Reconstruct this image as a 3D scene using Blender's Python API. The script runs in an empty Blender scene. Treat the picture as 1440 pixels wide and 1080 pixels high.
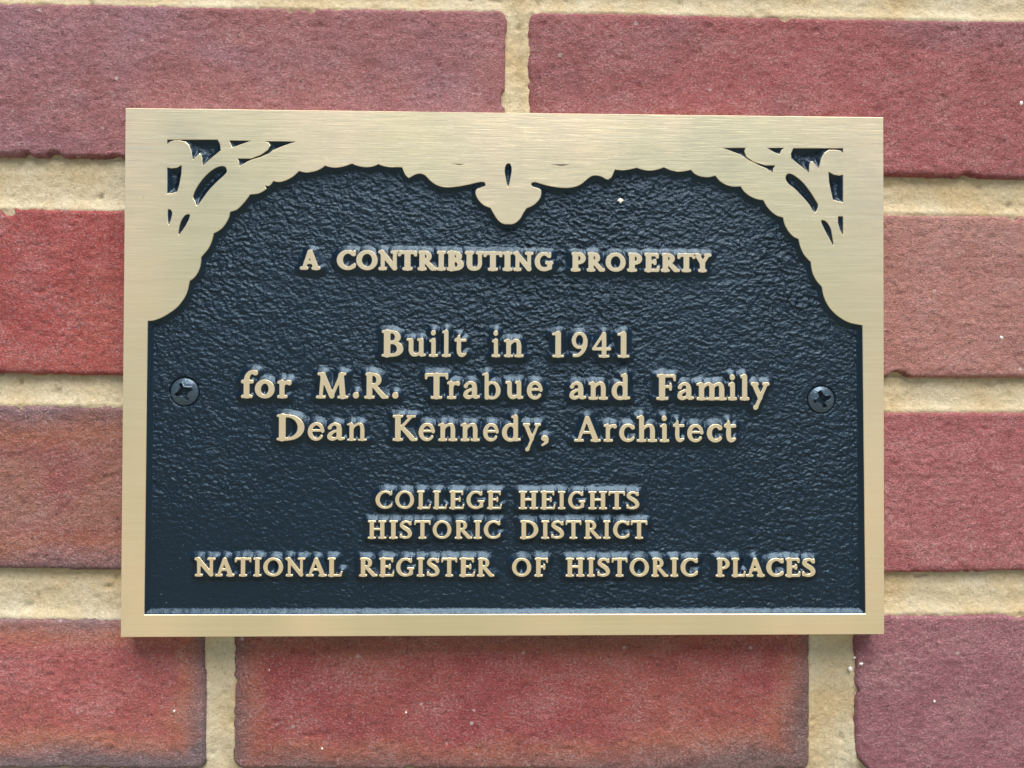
import bpy, math, random
import numpy as np
from mathutils import Vector, Matrix
from mathutils.geometry import tessellate_polygon

random.seed(7)
SC = bpy.context.scene
COL = SC.collection

# ------------------------------------------------------------------ camera
HF = 66.0
CAM = np.array([-0.00503, -0.26308, -0.00655])
PITCH, YAW, ROLL = (math.radians(v) for v in (0.64529, -1.39403, -0.21173))


def rotm(a, b, c):
    ca, sa, cb, sb, cc, sc = math.cos(a), math.sin(a), math.cos(b), math.sin(b), math.cos(c), math.sin(c)
    Rx = np.array([[1, 0, 0], [0, ca, -sa], [0, sa, ca]])
    Rz = np.array([[cb, -sb, 0], [sb, cb, 0], [0, 0, 1]])
    Ry = np.array([[cc, 0, sc], [0, 1, 0], [-sc, 0, cc]])
    return Rz @ Rx @ Ry


R = rotm(PITCH, YAW, ROLL)
FPX = 720 / math.tan(math.radians(HF / 2))


def at(px, py, Y=0.0):
    """point of the vertical plane y=Y seen at a pixel of the 1440 x 1080 photograph -> (x, z)"""
    d = R @ np.array([(px - 720) / FPX, 1.0, (540 - py) / FPX])
    t = (Y - CAM[1]) / d[1]
    p = CAM + d * t
    return float(p[0]), float(p[2])


cam_data = bpy.data.cameras.new('camera')
cam_data.sensor_width = 36
cam_data.lens = 18 / math.tan(math.radians(HF / 2))
cam_data.clip_start = 0.01
cam_data.clip_end = 3000
cam = bpy.data.objects.new('camera', cam_data)
COL.objects.link(cam)
M = Matrix(((R[0, 0], R[0, 2], -R[0, 1], CAM[0]), (R[1, 0], R[1, 2], -R[1, 1], CAM[1]),
            (R[2, 0], R[2, 2], -R[2, 1], CAM[2]), (0, 0, 0, 1)))
cam.matrix_world = M
SC.camera = cam

# ------------------------------------------------------------------ world, sun, exposure
SUN_EL, SUN_AZ = 65.0, 14.0      # azimuth: to the right of straight out from the wall
SKY = 0.05
EXPO = 0.97
world = bpy.data.worlds.new('World')
SC.world = world
world.use_nodes = True
wn = world.node_tree
wn.nodes.clear()
wo = wn.nodes.new('ShaderNodeOutputWorld')
bg = wn.nodes.new('ShaderNodeBackground')
sky = wn.nodes.new('ShaderNodeTexSky')
sky.sky_type = 'NISHITA'
sky.sun_disc = False
sky.sun_elevation = math.radians(SUN_EL)
sky.sun_rotation = math.radians(180 - SUN_AZ)
sky.air_density = 1.0
sky.dust_density = 0.4
sky.ozone_density = 1.0
bg.inputs['Strength'].default_value = SKY
wn.links.new(sky.outputs[0], bg.inputs[0])
wn.links.new(bg.outputs[0], wo.inputs[0])
sl = bpy.data.lights.new('sun', 'SUN')
sl.energy = 4.2
sl.angle = math.radians(50)
sl.color = (1.0, 0.985, 0.96)
sun = bpy.data.objects.new('sun', sl)
COL.objects.link(sun)
sd = Vector((math.sin(math.radians(SUN_AZ)) * math.cos(math.radians(SUN_EL)),
             -math.cos(math.radians(SUN_AZ)) * math.cos(math.radians(SUN_EL)), math.sin(math.radians(SUN_EL))))
sun.rotation_euler = sd.to_track_quat('Z', 'Y').to_euler()
SC.view_settings.view_transform = 'Standard'
SC.view_settings.look = 'None'
SC.view_settings.gamma = 1
SC.view_settings.use_curve_mapping = False
SC.view_settings.exposure = EXPO


# ------------------------------------------------------------------ helpers
def link(name, me, mat=None, parent=None):
    o = bpy.data.objects.new(name, me)
    COL.objects.link(o)
    if mat is not None and me is not None and not me.materials:
        me.materials.append(mat)
    if parent is not None:
        o.parent = parent
    return o


def mesh_np(name, co, quads=None, tris=None, smooth=True):
    me = bpy.data.meshes.new(name)
    co = np.asarray(co, np.float32)
    nq = 0 if quads is None else len(quads)
    nt = 0 if tris is None else len(tris)
    me.vertices.add(len(co))
    me.vertices.foreach_set('co', co.ravel())
    idx, starts, tot = [], [], []
    if nq:
        idx.append(np.asarray(quads, np.int32).ravel())
        starts.append(np.arange(nq, dtype=np.int32) * 4)
        tot.append(np.full(nq, 4, np.int32))
    if nt:
        idx.append(np.asarray(tris, np.int32).ravel())
        starts.append(np.arange(nt, dtype=np.int32) * 3 + nq * 4)
        tot.append(np.full(nt, 3, np.int32))
    idx = np.concatenate(idx)
    me.loops.add(len(idx))
    me.loops.foreach_set('vertex_index', idx)
    me.polygons.add(nq + nt)
    me.polygons.foreach_set('loop_start', np.concatenate(starts))
    me.polygons.foreach_set('loop_total', np.concatenate(tot))
    me.polygons.foreach_set('use_smooth', np.full(nq + nt, bool(smooth)))
    me.update(calc_edges=True)
    me.validate()
    return me


def compact(co, quads):
    used = np.unique(quads)
    remap = np.full(len(co), -1, np.int64)
    remap[used] = np.arange(len(used))
    return co[used], remap[quads]


def grid_quads(nx, nz):
    i = np.arange(nx - 1)
    j = np.arange(nz - 1)
    I, J = np.meshgrid(i, j)
    a = (J * nx + I).ravel()
    return np.stack([a, a + 1, a + 1 + nx, a + nx], 1)     # facing -y when x right, z up


_tabs = {}


def vnoise(x, y, seed=0):
    if seed not in _tabs:
        _tabs[seed] = np.random.RandomState(seed).rand(256, 256).astype(np.float32)
    T = _tabs[seed]
    xi = np.floor(x)
    yi = np.floor(y)
    fx = x - xi
    fy = y - yi
    fx = fx * fx * fx * (fx * (fx * 6 - 15) + 10)
    fy = fy * fy * fy * (fy * (fy * 6 - 15) + 10)
    a = xi.astype(np.int64) & 255
    b = yi.astype(np.int64) & 255
    a1 = (a + 1) & 255
    b1 = (b + 1) & 255
    return ((T[a, b] * (1 - fx) + T[a1, b] * fx) * (1 - fy) + (T[a, b1] * (1 - fx) + T[a1, b1] * fx) * fy) * 2 - 1


def fbm(x, y, seed=0, octv=3, g=0.5):
    s = 0
    a = 1.0
    for k in range(octv):
        s = s + a * vnoise(x * 2 ** k + 17.3 * k, y * 2 ** k - 9.1 * k, seed + k)
        a *= g
    return s


def sstep(x):
    x = np.clip(x, 0, 1)
    return x * x * (3 - 2 * x)


# ------------------------------------------------------------------ materials
class NT:
    def __init__(self, name):
        self.m = bpy.data.materials.new(name)
        self.m.use_nodes = True
        self.t = self.m.node_tree
        self.t.nodes.clear()
        self.out = self.t.nodes.new('ShaderNodeOutputMaterial')
        self.b = self.t.nodes.new('ShaderNodeBsdfPrincipled')
        self.t.links.new(self.b.outputs[0], self.out.inputs[0])
        self.tc = self.t.nodes.new('ShaderNodeTexCoord')

    def n(self, kind, **kw):
        nd = self.t.nodes.new(kind)
        for k, v in kw.items():
            if k.startswith('i_'):
                nd.inputs[k[2:]].default_value = v
            else:
                setattr(nd, k, v)
        return nd

    def l(self, a, b):
        self.t.links.new(a, b)

    def coords(self, sx, sy, sz, which='Object', loc=(0, 0, 0), rot=(0, 0, 0)):
        mp = self.n('ShaderNodeMapping')
        mp.inputs['Scale'].default_value = (sx, sy, sz)
        mp.inputs['Location'].default_value = loc
        mp.inputs['Rotation'].default_value = rot
        self.l(self.tc.outputs[which], mp.inputs[0])
        return mp.outputs[0]

    def noise(self, vec, scale=1.0, detail=3.0, rough=0.5, dist=0.0):
        nd = self.n('ShaderNodeTexNoise')
        nd.inputs['Scale'].default_value = scale
        nd.inputs['Detail'].default_value = detail
        nd.inputs['Roughness'].default_value = rough
        nd.inputs['Distortion'].default_value = dist
        self.l(vec, nd.inputs['Vector'])
        return nd.outputs['Fac']

    def ramp(self, fac, a, b, ca=0.0, cb=1.0):
        nd = self.n('ShaderNodeMapRange')
        nd.inputs[1].default_value = a
        nd.inputs[2].default_value = b
        nd.inputs[3].default_value = ca
        nd.inputs[4].default_value = cb
        self.l(fac, nd.inputs[0])
        return nd.outputs[0]

    def mix(self, fac, a, b, mode='MIX'):
        nd = self.n('ShaderNodeMix', data_type='RGBA', blend_type=mode)
        for inp, v in ((nd.inputs[0], fac), (nd.inputs[6], a), (nd.inputs[7], b)):
            if isinstance(v, tuple):
                inp.default_value = v + (1,) if len(v) == 3 else v
            elif isinstance(v, (int, float)):
                inp.default_value = v
            else:
                self.l(v, inp)
        return nd.outputs[2]

    def math(self, op, a, b=0.0, c=0.0):
        nd = self.n('ShaderNodeMath', operation=op)
        for k, v in enumerate((a, b, c)):
            if isinstance(v, (int, float)):
                nd.inputs[k].default_value = v
            else:
                self.l(v, nd.inputs[k])
        return nd.outputs[0]

    def bump(self, h, strength, dist, prev=None):
        nd = self.n('ShaderNodeBump')
        nd.inputs['Strength'].default_value = strength
        nd.inputs['Distance'].default_value = dist
        self.l(h, nd.inputs['Height'])
        if prev is not None:
            self.l(prev, nd.inputs['Normal'])
        return nd.outputs[0]


def S(r, g, b, k=1.0):
    f = lambda c: ((c / 255 + 0.055) / 1.055) ** 2.4 if c > 10 else c / 255 / 12.92
    return (f(r) * k, f(g) * k, f(b) * k)


def gold_material():
    t = NT('brushed_brass')
    streak = t.noise(t.coords(60, 400, 5200), 1, 3, 0.6)
    streak2 = t.noise(t.coords(14, 200, 1400), 1, 2, 0.6)
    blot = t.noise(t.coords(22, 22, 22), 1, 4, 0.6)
    wide_sheen = t.noise(t.coords(16, 8, 9, loc=(2.2, 0, 4.1)), 1, 2, 0.5)
    c = t.mix(t.ramp(wide_sheen, 0.38, 0.62), (0.72, 0.61, 0.38), (0.91, 0.69, 0.46))  # greenish-to-pink tint paints uneven reflections of the surroundings into the brass
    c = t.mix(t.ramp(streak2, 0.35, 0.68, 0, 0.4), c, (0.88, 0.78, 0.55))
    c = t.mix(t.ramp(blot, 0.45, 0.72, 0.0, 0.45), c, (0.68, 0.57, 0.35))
    pit = t.noise(t.coords(700, 700, 700), 1, 1, 0.5)
    pit2 = t.noise(t.coords(90, 90, 90, loc=(3, 1, 2)), 1, 1, 0.5)
    pm = t.math('MULTIPLY', t.ramp(pit, 0.80, 0.83), t.ramp(pit2, 0.5, 0.6))
    c = t.mix(pm, c, (0.12, 0.09, 0.05))
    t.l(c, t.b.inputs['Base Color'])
    t.b.inputs['Metallic'].default_value = 0.9
    t.l(t.math('ADD', t.ramp(streak, 0.3, 0.7, 0.38, 0.52), t.ramp(blot, 0.3, 0.7, -0.05, 0.06)), t.b.inputs['Roughness'])
    t.b.inputs['Anisotropic'].default_value = 0.5
    n = t.bump(streak, 0.45, 0.00010)
    n = t.bump(streak2, 0.06, 0.0002, n)
    t.l(n, t.b.inputs['Normal'])
    return t.m


def paint_material():
    t = NT('dark_blue_black_paint')
    a = t.noise(t.coords(900, 900, 1500, rot=(0, 0.35, 0)), 1, 4, 0.62, 0.5)
    b = t.noise(t.coords(30, 30, 30), 1, 3, 0.5)
    c = t.mix(b, (0.002, 0.006, 0.012), (0.0035, 0.010, 0.019))
    dust = t.noise(t.coords(900, 900, 900, loc=(5, 0, 0)), 1, 2, 0.5)
    c = t.mix(t.ramp(dust, 0.76, 0.82, 0, 0.5), c, (0.35, 0.38, 0.38))
    t.l(c, t.b.inputs['Base Color'])
    t.l(t.ramp(a, 0.3, 0.7, 0.24, 0.37), t.b.inputs['Roughness'])
    t.b.inputs['Specular IOR Level'].default_value = 0.46
    t.b.inputs['Specular Tint'].default_value = (0.60, 0.82, 1.0, 1)  # blue tint puts the sky's colour into the paint's highlights
    at_ = t.n('ShaderNodeAttribute', attribute_name='grain')
    nd = t.n('ShaderNodeBump')
    nd.inputs['Distance'].default_value = 0.0006
    t.l(at_.outputs['Fac'], nd.inputs['Strength'])
    t.l(a, nd.inputs['Height'])
    t.l(nd.outputs[0], t.b.inputs['Normal'])
    return t.m


def screw_material():
    t = NT('painted_steel_screw')
    a = t.noise(t.coords(1400, 1400, 1400), 1, 4, 0.6)
    t.l(t.mix(a, (0.018, 0.028, 0.038), (0.05, 0.07, 0.09)), t.b.inputs['Base Color'])
    t.b.inputs['Metallic'].default_value = 0.1
    t.b.inputs['Specular IOR Level'].default_value = 0.7
    t.b.inputs['Specular Tint'].default_value = (0.62, 0.82, 1.0, 1)
    t.l(t.ramp(a, 0.3, 0.7, 0.22, 0.38), t.b.inputs['Roughness'])
    t.l(t.bump(a, 0.3, 0.0002), t.b.inputs['Normal'])
    return t.m


def brick_material(name, main, second, edge, amt2=0.5, edge_amt=0.0, seed=0.0, sc2=26.0, specks=0.5, third=None, ring=None):
    t = NT(name)
    big = t.noise(t.coords(sc2 * 0.55, sc2, sc2, loc=(seed, seed * 1.7, seed * 0.3)), 1, 4, 0.6, 0.4)
    mid = t.noise(t.coords(170, 170, 230, loc=(seed, 3, 1)), 1, 5, 0.6, 0.2)
    fine = t.noise(t.coords(1250, 1250, 1500, loc=(seed, 8, 1)), 1, 3, 0.8)
    pits = t.noise(t.coords(360, 360, 520, loc=(seed, 2, 9)), 1, 5, 0.7)
    clump = t.noise(t.coords(60, 60, 75, loc=(seed, 4, 3)), 1, 4, 0.7)
    c = t.mix(t.ramp(big, 0.62 - amt2 * 0.4, 0.72 - amt2 * 0.25), main, second)
    if third is not None:
        big3 = t.noise(t.coords(18, 30, 30, loc=(seed + 9, 5, 7)), 1, 3, 0.55, 0.5)
        c = t.mix(t.ramp(big3, 0.5, 0.66, 0, 0.85), c, third)
    if edge_amt > 0:
        # kiln flashing: the fired skin is greyer towards the brick's own arrises
        sep = t.n('ShaderNodeSeparateXYZ')
        t.l(t.tc.outputs['Generated'], sep.inputs[0])
        ex = t.math('ABSOLUTE', t.math('SUBTRACT', sep.outputs[0], 0.5))
        ez = t.math('ABSOLUTE', t.math('SUBTRACT', sep.outputs[2], 0.5))
        ex = t.ramp(ex, 0.40, 0.5)
        ez = t.ramp(ez, 0.16, 0.5)
        e = t.math('MAXIMUM', ex, ez)
        e = t.math('ADD', e, t.ramp(big, 0.3, 0.7, -0.28, 0.28))
        if ring is not None:
            up = t.ramp(e, 0.15, 0.42)
            dn = t.ramp(e, 0.92, 0.60)
            c = t.mix(t.math('MULTIPLY', t.math('MULTIPLY', up, dn), 0.6), c, ring)
        c = t.mix(t.ramp(e, 0.44, 0.86, 0, edge_amt), c, edge)
    c = t.mix(t.ramp(mid, 0.3, 0.7, 0.0, 0.6), c, (0.80, 0.76, 0.76), 'MULTIPLY')
    dusty = t.math('MULTIPLY', t.ramp(clump, 0.46, 0.66), t.ramp(fine, 0.40, 0.58))
    c = t.mix(t.math('MULTIPLY', dusty, 0.40), c, S(200, 160, 156))
    c = t.mix(t.ramp(clump, 0.46, 0.30, 0.0, 0.35), c, S(108, 56, 56))
    c = t.mix(t.ramp(fine, 0.52, 0.72, 0.0, 0.55), c, (0.62, 0.47, 0.46))
    c = t.mix(t.ramp(pits, 0.42, 0.30, 0.0, 0.8), c, (0.10, 0.035, 0.035))
    sp = t.n('ShaderNodeTexVoronoi')
    sp.inputs['Scale'].default_value = 1
    sp.inputs['Randomness'].default_value = 1
    t.l(t.coords(230, 230, 230, loc=(seed, 0, 0)), sp.inputs['Vector'])
    pk = t.n('ShaderNodeSeparateColor')
    t.l(sp.outputs['Color'], pk.inputs[0])
    msk = t.math('MULTIPLY', t.ramp(t.math('ADD', t.math('ADD', sp.outputs['Distance'], t.math('MULTIPLY', fine, 0.45)), t.math('MULTIPLY', pk.outputs[1], 0.14)), 0.42, 0.34), t.ramp(pk.outputs[0], 0.97 - 0.08 * specks, 0.99 - 0.08 * specks))
    c = t.mix(t.math('MULTIPLY', msk, 0.7), c, (0.66, 0.58, 0.52))
    t.l(c, t.b.inputs['Base Color'])
    t.b.inputs['Roughness'].default_value = 0.78
    t.b.inputs['Specular IOR Level'].default_value = 0.35
    n = t.bump(mid, 0.35, 0.0010)
    n = t.bump(t.ramp(pits, 0.25, 0.60), 0.8, 0.0009, n)
    n = t.bump(fine, 1.0, 0.0016, n)
    t.l(n, t.b.inputs['Normal'])
    return t.m


def mortar_material():
    t = NT('sandy_lime_mortar')
    big = t.noise(t.coords(35, 35, 35), 1, 4, 0.6)
    grain = t.noise(t.coords(900, 900, 900), 1, 5, 0.8, 0.4)
    mid = t.noise(t.coords(260, 260, 260), 1, 4, 0.65)
    c = t.mix(t.ramp(big, 0.35, 0.65), S(184, 160, 120), S(194, 182, 154))
    c = t.mix(t.ramp(grain, 0.46, 0.30, 0, 0.65), c, S(120, 100, 66))
    c = t.mix(t.ramp(grain, 0.55, 0.75, 0, 0.6), c, S(236, 226, 200))
    c = t.mix(t.ramp(mid, 0.64, 0.8, 0, 0.3), c, S(130, 112, 78))
    t.l(c, t.b.inputs['Base Color'])
    t.b.inputs['Roughness'].default_value = 0.9
    n = t.bump(mid, 0.3, 0.0008)
    n = t.bump(grain, 0.8, 0.0010, n)
    t.l(n, t.b.inputs['Normal'])
    return t.m


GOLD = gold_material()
PAINT = paint_material()

# ------------------------------------------------------------------ the brick wall
YW = 0.0080         # plane of the brick faces, the plaque's face is y = 0
wall = bpy.data.objects.new('brick_wall', None)
COL.objects.link(wall)
wall.location = (0, YW, -0.3)
wall['label'] = 'red and purple brick wall with sandy mortar joints behind the plaque'
wall['category'] = 'wall'

mats = {
    'purple': brick_material('brick_purple', S(166, 103, 104), S(160, 108, 116), S(112, 92, 100), 0.4, 0.0, 1.0, specks=1.0),
    'rosy': brick_material('brick_rosy', S(168, 88, 88), S(156, 92, 96), S(112, 92, 100), 0.45, 0.0, 4.0),
    'red': brick_material('brick_red', S(176, 80, 76), S(186, 92, 80), S(150, 60, 60), 0.5, 0.0, 7.0),
    'salmon': brick_material('brick_salmon', S(184, 124, 112), S(184, 132, 120), S(120, 98, 100), 0.5, 0.0, 11.0),
    'mixed': brick_material('brick_mixed', S(164, 108, 92), S(152, 74, 72), S(118, 96, 102), 0.55, 0.8, 15.0, ring=S(178, 112, 84)),
    'pink': brick_material('brick_pink', S(174, 94, 96), S(178, 106, 104), S(120, 98, 100), 0.5, 0.0, 19.0),
    'flashed_left': brick_material('brick_flashed_light', S(184, 96, 92), S(190, 104, 92), S(120, 106, 108), 0.5, 0.95, 23.5, specks=1.5, ring=S(190, 122, 92)),
    'flashed': brick_material('brick_flashed', S(166, 76, 76), S(172, 88, 78), S(116, 98, 94), 0.55, 0.85, 29.0, specks=2.5, ring=S(180, 110, 86)),
    'mauve': brick_material('brick_mauve', S(160, 101, 109), S(164, 108, 114), S(118, 88, 96), 0.4, 0.0, 31.0, specks=1.2),
}
# (material, top-left, top-right, bottom-right, bottom-left in photo pixels on the wall face), in view?
BR = [
    ('purple', (-137, 1), (713, 14), (709, 233), (-137, 218), 1),
    ('rosy', (739, 14), (1600, 32), (1600, 254), (742, 234), 1),
    ('red', (-550, 284), (288, 297), (288, 530), (-550, 521), 1),
    ('salmon', (330, 296), (1141, 298), (1141, 529), (330, 529), 0),
    ('salmon', (1196, 297), (2010, 316), (2010, 538), (1196, 530), 1),
    ('mixed', (-137, 568), (708, 576), (708, 806), (-137, 799), 1),
    ('pink', (738, 578), (1600, 579), (1600, 803), (738, 814), 1),
    ('flashed_left', (-550, 868), (288, 874), (290, 1084), (-550, 1080), 1),
    ('flashed', (330, 868), (1141, 866), (1139, 1086), (327, 1082), 1),
    ('mauve', (1197, 866), (2010, 858), (2010, 1084), (1205, 1090), 1),
]
for r0, r1, kinds in ((-275, -42, ('rosy', 'mixed', 'purple')), (1134, 1352, ('salmon', 'red', 'pink')),
                      (1404, 1620, ('mixed', 'purple', 'red')), (-548, -320, ('pink', 'flashed', 'salmon'))):
    if r0 in (-275, 1404):
        xs = ((-550, 288), (330, 1141), (1190, 2010))
    else:
        xs = ((-137, 709), (738, 1600))
    for (a, b), kd in zip(xs, kinds):
        BR.append((kd, (a, r0), (b, r0 + 6), (b, r1 + 6), (a, r1), 0))
for r0, r1, k1, k2 in ((-4, 216, 'pink', 'mauve'), (563, 795, 'rosy', 'red'), (1134, 1352, 'purple', 'rosy'), (-548, -320, 'mauve', 'red')):
    BR.append((k1, (-1000, r0), (-168, r0), (-168, r1), (-1000, r1), 0))
    BR.append((k2, (1632, r0 + 30 if r0 == -4 else r0), (2460, r0 + 36), (2460, r1 + 36), (1632, r1 + 36 if r0 == -4 else r1), 0))

brick_polys = []


def inside_quad_sd(X, Z, P):
    """signed distance (inside > 0) to a convex quad, rounded by min of edges"""
    d = None
    n = len(P)
    for i in range(n):
        ax, az = P[i]
        bx, bz = P[(i + 1) % n]
        ex, ez = bx - ax, bz - az
        L = math.hypot(ex, ez)
        s = ((X - ax) * (-ez) + (Z - az) * ex) / L * -1.0      # clockwise quad: interior on the right
        d = s if d is None else -np.log(np.exp(-s / 0.0009) + np.exp(-d / 0.0009)) * 0.0009 if False else np.minimum(d, s)
    return d


def corner_round(X, Z, P, r):
    """rounded-corner inside distance of a quad"""
    n = len(P)
    s = []
    for i in range(n):
        ax, az = P[i]
        bx, bz = P[(i + 1) % n]
        ex, ez = bx - ax, bz - az
        L = math.hypot(ex, ez)
        s.append(((X - ax) * ez - (Z - az) * ex) / L)          # inside positive for clockwise (x right, z up)
    # opposite pairs: 0 top, 1 right, 2 bottom, 3 left
    u = np.minimum(s[1], s[3])
    v = np.minimum(s[0], s[2])
    a = np.maximum(r - u, 0)
    b = np.maximum(r - v, 0)
    return np.where((a > 0) & (b > 0), r - np.sqrt(a * a + b * b), np.minimum(u, v))


for bi, (kd, tl, tr, br_, bl, vis) in enumerate(BR):
    P = [at(*p, Y=YW) for p in (tl, tr, br_, bl)]
    brick_polys.append(P)
    xs = [p[0] for p in P]
    zs = [p[1] for p in P]
    cx, cz = (min(xs) + max(xs)) / 2, (min(zs) + max(zs)) / 2
    step = 0.00062 if vis else 0.004
    m = 0.0012
    nx = int((max(xs) - min(xs) + 2 * m) / step) + 1
    nz = int((max(zs) - min(zs) + 2 * m) / step) + 1
    X, Z = np.meshgrid(np.linspace(min(xs) - m, max(xs) + m, nx), np.linspace(min(zs) - m, max(zs) + m, nz))
    rc = 0.0035 if bi != 9 else 0.010
    d = corner_round(X, Z, P, rc)
    sd_ = 100 + bi * 7
    if vis:
        d = d + 0.0004 * fbm(X * 22, Z * 22, sd_, 2) + 0.00013 * fbm(X * 350, Z * 350, sd_ + 3, 3, 0.8) - 0.0002
        chip = np.clip(fbm(X * 95, Z * 95, sd_ + 5, 3, 0.55) - 0.80, 0, 1)
        d = d - 0.0050 * chip * np.clip(1 - d / 0.006, 0, 1)
    rr = 0.0014
    q = np.clip(1 - d / rr, 0, None)
    Y = 0.0010 * q ** 2
    Y = Y + np.clip(-d / 0.0003, 0, 1) * 0.007
    if vis:
        f = np.clip(d / 0.003, 0.2, 1)
        Y = Y + f * (0.00028 * fbm(X * 60, Z * 60, sd_ + 9, 3) + 0.00015 * fbm(X * 480, Z * 700, sd_ + 12, 3, 0.7))
        # drag marks and small pits of a moulded brick
        w = fbm(X * 260 + 1.5 * vnoise(X * 70, Z * 70, 5), Z * 420, sd_ + 20, 2)
        Y = Y + 0.0006 * np.clip(w - 0.7, 0, 1)
        p = vnoise(X * 330, Z * 330, sd_ + 31)
        Y = Y + 0.0022 * np.clip(p - 0.74, 0, 1) * np.clip(vnoise(X * 60, Z * 60, sd_ + 33) + 0.3, 0, 1)
    if bi == 9:   # broken left arris of the mauve brick
        s = np.clip((at(1206, 900, YW)[0] - X) / 0.0015, 0, 1)
        Y = Y + 0.0022 * s
    if bi == 1:   # spalled upper left edge of the rosy brick
        ex = np.clip((at(764, 60, YW)[0] - X + 0.0012 * fbm(X * 0, Z * 150, 3, 2)) / 0.005, 0, 1)
        Y = Y + 0.0014 * ex + 0.0005 * ex * fbm(X * 350, Z * 250, 77, 2)
    co = np.stack([X - cx, Y, Z - cz], -1).reshape(-1, 3)
    me = mesh_np('brick', co, grid_quads(nx, nz))
    o = link('brick', me, mats[kd], wall)
    o.location = (cx, 0, cz + 0.3)

# pale grit grains fired into the brick faces
gm = NT('white_grit')
gm.b.inputs['Base Color'].default_value = (0.72, 0.68, 0.62, 1)
gm.b.inputs['Roughness'].default_value = 0.7
for k, (gx_, gy_, w_, h_) in enumerate([(1408, 474, 4.2, 4.0), (1436, 145, 3, 4), (1211, 933.5, 3.4, 2.2), (1196, 941, 3.2, 4.0), (1314, 986, 1.9, 2.8),
                                        (1202, 925, 2.0, 1.6), (571, 1002, 1.8, 1.5), (379, 942, 2.4, 1.8), (245, 1000, 2.0, 2.2), (453, 1053, 1.5, 2), (1340, 1070, 1.5, 1.2)]):
    vs, fs = [], []
    rnd = random.Random(k)
    for a_ in range(4):
        for b_ in range(9):
            th = math.pi / 2 * a_ / 3.3
            ph = 2 * math.pi * b_ / 9
            j_ = 1 + rnd.uniform(-.18, .18)
            vs.append((math.cos(th) * math.cos(ph) * w_ * 0.00024 * j_, -math.sin(th) * 0.0006, math.cos(th) * math.sin(ph) * h_ * 0.00024 * j_))
    for a_ in range(3):
        for b_ in range(9):
            p_, q_ = a_ * 9 + b_, a_ * 9 + (b_ + 1) % 9
            fs.append((p_, q_, q_ + 9, p_ + 9))
    tr2 = [(27, 27 + i, 28 + i) for i in range(1, 8)]
    o = link('grit', mesh_np('grit', vs, fs, tr2), gm.m, wall)
    X_, Z_ = at(gx_, gy_, YW)
    o.location = (X_, 0.0003, Z_ + 0.3)

# mortar
STEP = 0.0007
x0, z1 = at(-560, -330, YW)
x1, z0 = at(2020, 1400, YW)
nx = int((x1 - x0) / STEP)
nz = int((z1 - z0) / STEP)
X, Z = np.meshgrid(np.linspace(x0, x1, nx), np.linspace(z0, z1, nz))
dj = np.full(X.shape, -1.0)
for P in brick_polys:
    xs = [p[0] for p in P]
    zs = [p[1] for p in P]
    i0, i1 = np.searchsorted(X[0], (min(xs) - 0.02, max(xs) + 0.02))
    j0, j1 = np.searchsorted(Z[:, 0], (min(zs) - 0.02, max(zs) + 0.02))
    if i1 <= i0 or j1 <= j0:
        continue
    sl_ = (slice(j0, j1), slice(i0, i1))
    dj[sl_] = np.maximum(dj[sl_], corner_round(X[sl_], Z[sl_], P, 0.0035))
out = -dj                                     # distance out of the nearest brick
conc = np.clip(out / 0.0055, 0, 1)
gz_ = np.gradient(out, axis=0) / STEP
Y = 0.0009 + 0.0014 * (1 - (1 - conc) ** 2) + 0.0014 * np.clip(-gz_, 0, 1) * np.clip(1 - out / 0.005, 0, 1)
Y = Y + 0.00028 * fbm(X * 70, Z * 130, 61, 3) + 0.00016 * fbm(X * 520, Z * 520, 65, 3, 0.7)
Y = Y + np.clip(0.5 - out / 0.001, 0, 1) * 0.0006
pit = vnoise(X * 300, Z * 300, 71)
Y = Y + 0.0035 * np.clip(pit - 0.72, 0, 1)
co = np.stack([X, Y, Z + 0.3], -1).reshape(-1, 3)
Q = grid_quads(nx, nz)
keep = (out.ravel()[Q] > -0.0035).any(1)
co, Q = compact(co, Q[keep])
link('mortar', mesh_np('mortar', co, Q), mortar_material(), wall)

# ------------------------------------------------------------------ the plaque
plaque = bpy.data.objects.new('plaque', None)
COL.objects.link(plaque)
plaque['label'] = 'rectangular brass plaque with raised letters on a dark recessed field, screwed to the bricks'
plaque['category'] = 'plaque'

PW, PH = 0.254, 0.254 / 1.45476
X0, X1, Z0, Z1 = -PW / 2, PW / 2, -PH / 2, PH / 2


def crom(pts, closed=False, n=4):
    """Catmull-Rom through a chain of points, ends kept"""
    p = np.array(pts, float)
    if len(p) < 3:
        return [tuple(q) for q in p]
    if closed:
        e = np.vstack([p[-1], p, p[0], p[1]])
        m = len(p)
    else:
        e = np.vstack([2 * p[0] - p[1], p, 2 * p[-1] - p[-2]])
        m = len(p) - 1
    out = []
    for i in range(m):
        a, b, c, d = e[i], e[i + 1], e[i + 2], e[i + 3]
        for k in range(n):
            t = k / n
            out.append(tuple(0.5 * ((2 * b) + (c - a) * t + (2 * a - 5 * b + 4 * c - d) * t * t + (3 * b - a - 3 * c + d) * t ** 3)))
    if not closed:
        out.append(tuple(p[-1]))
    return out


def px(chain, ox, oy, s):
    return [(ox + x / s, oy + y / s) for x, y in chain]


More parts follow.
